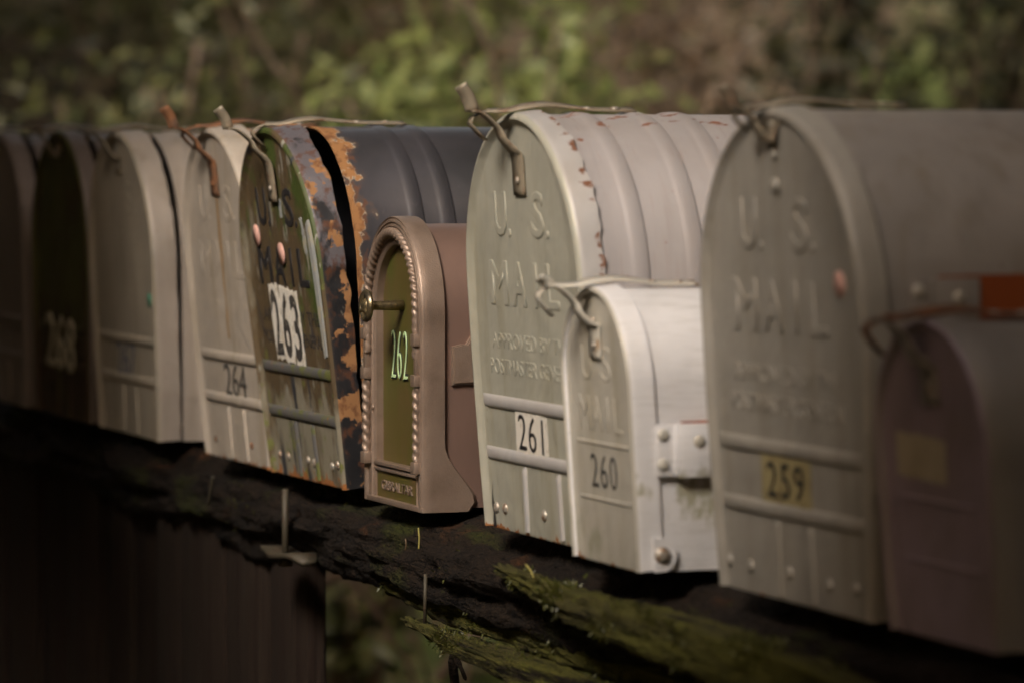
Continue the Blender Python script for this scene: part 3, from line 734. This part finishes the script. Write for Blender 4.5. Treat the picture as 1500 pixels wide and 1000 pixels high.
# threaded rods
def rod(loc, ln, label, plate=True):
    ro = empty('hanging_rod', loc, label, 'metal rod')
    b = bmesh.new(); tube(b, [(0, 0, .03), (0, 0, -ln)], .0034, 10); obj('shaft', b, M['steel'], ro)
    if plate:
        b = bmesh.new(); ribbon(b, [(-.055, 0, -ln+.010), (-.03, 0, -ln+.0105), (0, 0, -ln+.007), (.025, .002, -ln+.009), (.045, .004, -ln+.010), (.062, .006, -ln+.004)], .03, .005, axis=(0, 1, 0), n=4, widths=[.02, .03, .034, .034, .03, .014])
        obj('washer_plate', b, M['steel'], ro)
        b = bmesh.new(); tube(b, [(0, 0, -ln+.005), (0, 0, -ln-.004)], .0075, 6); obj('nut', b, M['steel'], ro)
    return ro
rod((-3.907, 1.160, -.360), .043, 'galvanised rod with a bent plate and nut hanging in front of the log')
b = bmesh.new(); tube(b, [(-3.443, 1.152, -.37), (-3.442, 1.151, -.414)], .0018, 8); tag(obj('nail', b, M['steel']), 'long thin dark nail hanging from the log above the mossy board', 'nail')
# a few drooping needles and splinters
for (a_, c_, m, lb) in (((-3.457, 1.15, -.330), (-3.456, 1.15, -.349), 'straw', 'pale yellow pine needle hanging under the bronze mailbox'),
                        ((-3.494, 1.15, -.343), (-3.494, 1.15, -.353), 'leaf_brown', 'short orange pine needle hanging beside the pale one'),
                        ((-3.162, 1.145, -.335), (-3.143, 1.145, -.344), 'straw', 'bent dry needle stuck on the log below the 261 mailbox'),
                        ((-4.139, 1.15, -.334), (-4.158, 1.15, -.365), 'steel', 'crooked pale wire end below the 264 mailbox')):
    b = bmesh.new(); a_ = Vector(a_); c_ = Vector(c_); md = a_.lerp(c_, .5)+Vector((.002, 0, .001))
    tube(b, smoothpath([a_, md, c_], 4), .0008 if m != 'steel' else .0018, 6); tag(obj('needle' if m != 'steel' else 'wire', b, M[m]), lb, 'needle' if m != 'steel' else 'wire')
b = bmesh.new()
tube(b, smoothpath([(-3.564, 1.22, -.448), (-3.567, 1.22, -.465), (-3.558, 1.22, -.492)], 4), [.003]*4+[.0045]*4+[.001], 7)
tube(b, smoothpath([(-3.566, 1.22, -.458), (-3.545, 1.22, -.468), (-3.53, 1.22, -.478)], 4), [.003]*4+[.002]*4+[.001], 7)
tag(obj('forked_twig', b, M['log']), 'small dark forked twig hanging off the end of the lowest board', 'twig')

# ------------------------------------------------------------------ ground and bank behind
VH = Vector((FW.x, FW.y, 0)).normalized()
def along(d, l): return VH*d+RT*l
def gz(x, y):
    d = Vector((x, y, 0)).dot(VH); l = Vector((x, y, 0)).dot(RT)
    b = max(0, d-8.5); return -1.15+.30*b*b/(b+2.0)+.10*noise.noise(Vector((x*.5, y*.5, 0)))*min(1, max(0, d-5)/3)
bm = bmesh.new(); n_ = 150; G = []
for i in range(n_+1):
    row = []
    for j in range(n_+1):
        u = (i/n_*2-1); v = (j/n_*2-1); x = -8+math.copysign(abs(u)**2.2, u)*150; y = 2.5+math.copysign(abs(v)**2.2, v)*150
        row.append(bm.verts.new((x, y, gz(x, y) if Vector((x, y, 0)).dot(VH) < 60 else gz(*(Vector((x, y, 0))*(60/Vector((x, y, 0)).dot(VH))).xy[:]))))
    G.append(row)
for i in range(n_):
    for j in range(n_): bm.faces.new((G[i][j], G[i+1][j], G[i+1][j+1], G[i][j+1]))
g = obj('ground', bm, M['soil']); g['kind'] = 'structure'

rnd = random.Random(11)
def leaf(bm, p, size, nrm, rnd):
    nrm = nrm.normalized(); s = nrm.orthogonal().normalized(); s.rotate(Matrix.Rotation(rnd.uniform(0, 6.28), 3, nrm)); u = nrm.cross(s)
    L_ = size; W_ = size*rnd.uniform(.3, .5); bend = nrm*size*rnd.uniform(-.12, .2)
    a_ = p-s*L_*.5; c_ = p+s*L_*.5; b1 = p+u*W_*.5+bend; b2 = p-u*W_*.5+bend
    vs = [bm.verts.new(q) for q in (a_, b1, c_, b2)]; bm.faces.new(vs)
def rvec(r):
    while True:
        v = Vector((r.uniform(-1, 1), r.uniform(-1, 1), r.uniform(-1, 1)))
        if v.length < 1: return v
def shrub(d, l, hgt, rad, m, label, n=900, size=.07, seed=0, stems=6, zoff=0, name='shrub'):
    r = random.Random(seed); p = along(d, l); base = Vector((p.x, p.y, gz(p.x, p.y)+zoff))
    root = empty(name, base, label, name, 'undergrowth shrubs behind the mailboxes')
    bm = bmesh.new(); ends = []
    for k in range(stems):
        q = r.uniform(0, 6.28); e = Vector((math.cos(q)*rad*r.uniform(.2, .8), math.sin(q)*rad*r.uniform(.2, .8), hgt*r.uniform(.6, 1)))
        mid = e*.5+Vector((r.uniform(-.1, .1), r.uniform(-.1, .1), hgt*.08)); pa = smoothpath([(0, 0, -.05), mid, e], 5)
        tube(bm, pa, [.016*(1-i/len(pa))+.004 for i in range(len(pa))], 6); ends += pa[3:]
    obj('stems', bm, M['twig'], root)
    cl = [Vector((r.uniform(-1, 1)*rad*.7, r.uniform(-1, 1)*rad*.7, hgt*r.uniform(.1, 1))) for _ in range(14)]+ends
    bm = bmesh.new()
    for k in range(n):
        c = r.choice(cl); v = rvec(r)*rad*.42
        leaf(bm, c+v, size*r.uniform(.6, 1.4), rvec(r)+Vector((.2, -.3, .8)), r)
    obj('foliage', bm, m, root, smooth=False)
    return root
SH = [ # d, l, h, r, mat, n, size, label
 (8.6, .05, .62, .30, 'leaf_bright', 700, .075, 'low bright green leafy shrub just behind the 261 mailbox top'),
 (9.2, -.36, 1.25, .36, 'leaf_bright', 900, .070, 'bright green shrub left of centre behind the bronze mailbox'),
 (9.0, .42, 1.05, .34, 'leaf_bright', 700, .080, 'bright broad leaved shrub behind the 261 mailbox body'),
 (10.4, .02, 1.5, .42, 'leaf_bright', 1000, .07, 'tall light green shrub at the centre of the thicket'),
 (8.9, .10, 1.42, .26, 'leaf_bright', 600, .075, 'upright light green sapling above the 261 mailbox'),
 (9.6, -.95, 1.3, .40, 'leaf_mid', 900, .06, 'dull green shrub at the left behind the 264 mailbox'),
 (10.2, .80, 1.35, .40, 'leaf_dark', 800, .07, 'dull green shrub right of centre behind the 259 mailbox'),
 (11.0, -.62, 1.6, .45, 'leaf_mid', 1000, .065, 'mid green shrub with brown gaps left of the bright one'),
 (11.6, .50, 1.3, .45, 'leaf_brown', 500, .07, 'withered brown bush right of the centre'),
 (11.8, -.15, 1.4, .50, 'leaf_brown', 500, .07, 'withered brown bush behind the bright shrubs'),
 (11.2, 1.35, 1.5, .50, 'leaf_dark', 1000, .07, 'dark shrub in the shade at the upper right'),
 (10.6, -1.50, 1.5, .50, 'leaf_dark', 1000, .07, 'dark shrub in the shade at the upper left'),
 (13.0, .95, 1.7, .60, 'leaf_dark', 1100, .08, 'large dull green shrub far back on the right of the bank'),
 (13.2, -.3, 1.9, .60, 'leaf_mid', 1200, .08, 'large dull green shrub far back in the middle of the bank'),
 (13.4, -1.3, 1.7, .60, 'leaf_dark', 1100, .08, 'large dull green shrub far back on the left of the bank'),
 (7.4, -.33, .55, .20, 'leaf_mid', 260, .075, 'green ground shrub seen beneath the log left of the boards'),
 (6.6, -.10, .26, .17, 'leaf_bright', 160, .080, 'yellow green sapling low under the split boards'),
]
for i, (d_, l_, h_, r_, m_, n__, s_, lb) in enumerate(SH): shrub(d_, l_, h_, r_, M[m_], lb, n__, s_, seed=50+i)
# far wood: one mass that closes the view
bm = bmesh.new(); r = random.Random(99)
for k in range(16000):
    d_ = r.uniform(14, 22); l_ = r.uniform(-6, 6); p = along(d_, l_); z = gz(p.x, p.y)+r.random()**1.5*5.0
    leaf(bm, Vector((p.x, p.y, z)), r.uniform(.12, .26), rvec(r)+Vector((.3, -.2, .5)), r)
o = obj('woodland', bm, M['leaf_dark'], smooth=False); o['kind'] = 'stuff'; o['label'] = 'dark green woodland filling the slope behind'; o['category'] = 'woodland'
bm = bmesh.new()
for k in range(5000):
    d_ = r.uniform(5, 13); l_ = r.uniform(-2.4, 2.4); p = along(d_, l_); z = gz(p.x, p.y)+r.uniform(.005, .09)
    leaf(bm, Vector((p.x, p.y, z)), r.uniform(.04, .11), rvec(r)*.5+Vector((0, 0, 1)), r)
o = obj('leaf_litter', bm, M['leaf_brown'], smooth=False); o['kind'] = 'stuff'; o['label'] = 'brown fallen leaves and litter covering the ground behind'; o['category'] = 'leaf litter'
# bare branches arching through the thicket
def branch(pts, rad, label, m='twig'):
    b = bmesh.new(); P_ = []
    for (d_, l_, z_) in pts: q = along(d_, l_); P_.append((q.x, q.y, z_))
    P_ = smoothpath(P_, 6); n = len(P_); tube(b, P_, [rad*(1-.75*i/n) for i in range(n)], 7)
    for i in range(4, n-2, 4):
        q = Vector(P_[i]); e = q+Vector((rnd.uniform(-.12, .12), rnd.uniform(-.12, .12), rnd.uniform(-.02, .16))); tube(b, [q, q.lerp(e, .5)+Vector((0, 0, .01)), e], [rad*.4, rad*.3, .001], 5)
    tag(obj('bare_branch', b, M[m]), label, 'branch', 'bare branches in the thicket')
branch([(8.0, .95, -.9), (8.0, .75, -.2), (8.0, .30, .24), (8.0, -.02, .33), (8.0, -.3, .36)], .007, 'long bare branch crossing the upper middle of the thicket to the left')
branch([(8.3, -.1, -1.1), (8.3, -.02, -.2), (8.3, -.03, .15), (8.3, -.12, .36), (8.3, -.25, .5)], .010, 'upright brown stem above the top of the 261 mailbox')
branch([(8.6, .15, -1.1), (8.6, .35, -.1), (8.6, .48, .2), (8.6, .72, .38), (8.6, .9, .48)], .008, 'bare branch rising to the right above the 259 mailbox')
branch([(8.1, -.55, -1.1), (8.1, -.42, -.2), (8.1, -.40, .06), (8.1, -.48, .2), (8.1, -.6, .42)], .008, 'curved pale stem left of the centre above the black mailbox')
branch([(6.4, -.50, -.95), (6.4, -.36, -.72), (6.4, -.22, -.62), (6.4, -.08, -.52)], .016, 'pale fallen branch slanting up in the gap beneath the log')
branch([(6.5, -.42, -.62), (6.5, -.30, -.64), (6.5, -.2, -.75), (6.5, -.1, -.95)], .010, 'thinner fallen branch slanting down in the gap beneath the log')
branch([(6.9, -.2, -.98), (6.9, -.05, -.80), (6.9, .1, -.74), (6.9, .3, -.72)], .012, 'crooked branch behind the yellow green sapling')
# trees: added out of view, their canopy shaped to darken the two row ends
def tree(x, y, r0, hgt, label, lean=(0, 0)):
    z0 = gz(x, y); root = empty('tree', (x, y, z0), label, 'tree', 'unseen shade trees added around the mailboxes'); b = bmesh.new()
    pa = smoothpath([(0, 0, -.1), (lean[0]*.3, lean[1]*.3, hgt*.35), (lean[0]*.7, lean[1]*.7, hgt*.7), (lean[0], lean[1], hgt)], 6)
    tube(b, pa, [r0*(1-.6*i/len(pa)) for i in range(len(pa))], 12)
    for k in range(7):
        z = hgt*(.62+.05*k); q = rnd.uniform(0, 6.28); s0 = Vector((lean[0]*z/hgt, lean[1]*z/hgt, z)); e = s0+Vector((math.cos(q), math.sin(q), .5))*1.3
        tube(b, [s0, s0.lerp(e, .5)+Vector((0, 0, .1)), e], [r0*.35, r0*.22, .01], 7)
    obj('trunk', b, M['bark'], root); return root, Vector((x, y, z0))
def lit(p, m=0):
    """gaps cut in the added leaves so that sunlight reaches the middle of the row and the middle of the thicket"""
    tt = (p.y-1.20)/SUN_TO.y                      # follow the light to the plane of the row
    q = p-SUN_TO*tt
    if p.y < 1.2 and ((q.x+3.50)/(1.5+m))**2+((q.z+.06)/(1.25+m))**2 < 1: return True
    nrm = VH; tt = (p.dot(nrm)-9.8)/SUN_TO.dot(nrm); q = p-SUN_TO*tt
    if ((q.dot(RT)+.16)/(.80+m))**2+((q.z+.1)/(1.3+m))**2 < 1: return True
    tt = (p.dot(nrm)-7.2)/SUN_TO.dot(nrm); q = p-SUN_TO*tt
    if ((q.dot(RT)+.2)/(.8+m))**2+((q.z+.75)/(.8+m))**2 < 1: return True
    return False
SHADE_TREES = [(1.6, -2.8, 'tree added behind the viewer, its canopy put there to shade the row'), (-1.2, -3.4, 'unseen tree added across the lane to shade the left end of the row'),
       (3.2, 1.6, 'unseen tree added to the right to shade the right end of the row'), (-6.4, -2.8, 'unseen shade tree added beyond the left end of the row'), (-2.4, 4.8, 'shade tree added behind the row out of the frame on the right'),
       (-5.5, 6.6, 'unseen shade tree added on the right flank of the bank'), (-13.5, -.6, 'unseen shade tree added on the left flank of the bank'), (-10.0, -3.2, 'unseen shade tree added down the lane on the left'),
       (.5, 4.8, 'unseen shade tree added beyond the right end of the log'), (-9.2, 8.5, 'unseen shade tree added high on the right of the bank'), (-4.0, -6.2, 'unseen shade tree added on the far side of the lane'), (-5.4, 3.7, 'unseen shade tree added close behind the log on the right'), (-7.8, -.9, 'unseen shade tree added close beyond the left end of the row'), (-7.4, 5.6, 'unseen shade tree added on the right of the bank behind the shrubs')]
r = random.Random(5)
for (x, y, lb) in SHADE_TREES:
    root, p0 = tree(x, y, .14, 4.6, lb, (r.uniform(-.3, .3), r.uniform(-.3, .3)))
    bm = bmesh.new()
    for k in range(5200):
        v = rvec(r)
        if k % 3: v = Vector((v.x*3.1, v.y*3.1, v.z*.75+4.25))
        else: v = Vector((v.x*2.6, v.y*2.6, v.z*1.6+4.9))
        P_ = p0+v
        if P_.z < 1.9 or lit(P_): continue
        if lit(P_, .3):
            for _ in range(5):
                v2 = v+rvec(r)*.2
                if not lit(p0+v2): leaf(bm, v2, r.uniform(.12, .2), rvec(r)+Vector((0, 0, .9)), r)
        else: leaf(bm, v, r.uniform(.30, .55), rvec(r)+Vector((0, 0, .9)), r)
    obj('shade_crown', bm, M['leaf_canopy'], root, smooth=False)
# unseen ring of wood added round the lane: blocks sky light from the horizon
bm = bmesh.new(); r = random.Random(31)
for k in range(26000):
    q = r.uniform(0, 2*math.pi); rr = r.uniform(7.5, 9.5); c = Vector((-2.5+rr*math.cos(q)*1.15, 1+rr*math.sin(q), 0))
    if c.dot(VH) > 6.0 and abs(c.dot(RT)) < 2.6: continue
    c.z = gz(c.x, c.y)+r.random()*5.8
    if lit(c, .25): continue
    leaf(bm, c, r.uniform(.35, .65), rvec(r)+Vector((-math.cos(q), -math.sin(q), .2))*.8, r)
o = obj('woodland', bm, M['leaf_canopy'], smooth=False); o['kind'] = 'stuff'; o['label'] = 'unseen dark wood added all round the lane to block sky light'; o['category'] = 'woodland'

# unseen low boughs added over the lane, leaves placed to shade row ends and log
root, p0 = tree(-.6, -2.9, .12, 4.2, 'unseen tree added across the lane, low boughs placed to shade the row ends', (.2, .1))
bm = bmesh.new(); r = random.Random(77)
for k in range(15000):
    tt = r.uniform(1.1, 1.9); q = Vector((r.uniform(-7.0, -1.2), 1.2, r.uniform(-.9, 1.6))); P_ = q+SUN_TO*tt
    if ((q.x+6.0)/.45)**2+((q.z-.30)/.45)**2 < 1: continue
    if ((q.x+3.60)/.84)**2+((q.z+.04)/.52)**2 < 1 or P_.z < .42 or P_.z < .10*P_.length: continue
    if r.random() < .25 and ((q.x+3.62)/1.05)**2+((q.z+.04)/.75)**2 < 1: continue
    leaf(bm, P_-p0, r.uniform(.10, .19), rvec(r)+SUN_TO, r)
obj('shade_crown', bm, M['leaf_canopy'], root, smooth=False)
bm = bmesh.new()
for e in ((-1.2, .4, .95), (-2.4, .3, 1.3), (-4.2, .2, 1.2), (-5.3, .3, .9)):
    e = Vector(e)-p0; tube(bm, smoothpath([(0, 0, 1.6), e*.5+Vector((0, 0, .9)), e], 6), [.05, .048, .045, .04, .036, .032, .028, .024, .02, .017, .014, .011, .008], 7)
obj('boughs', bm, M['bark'], root)
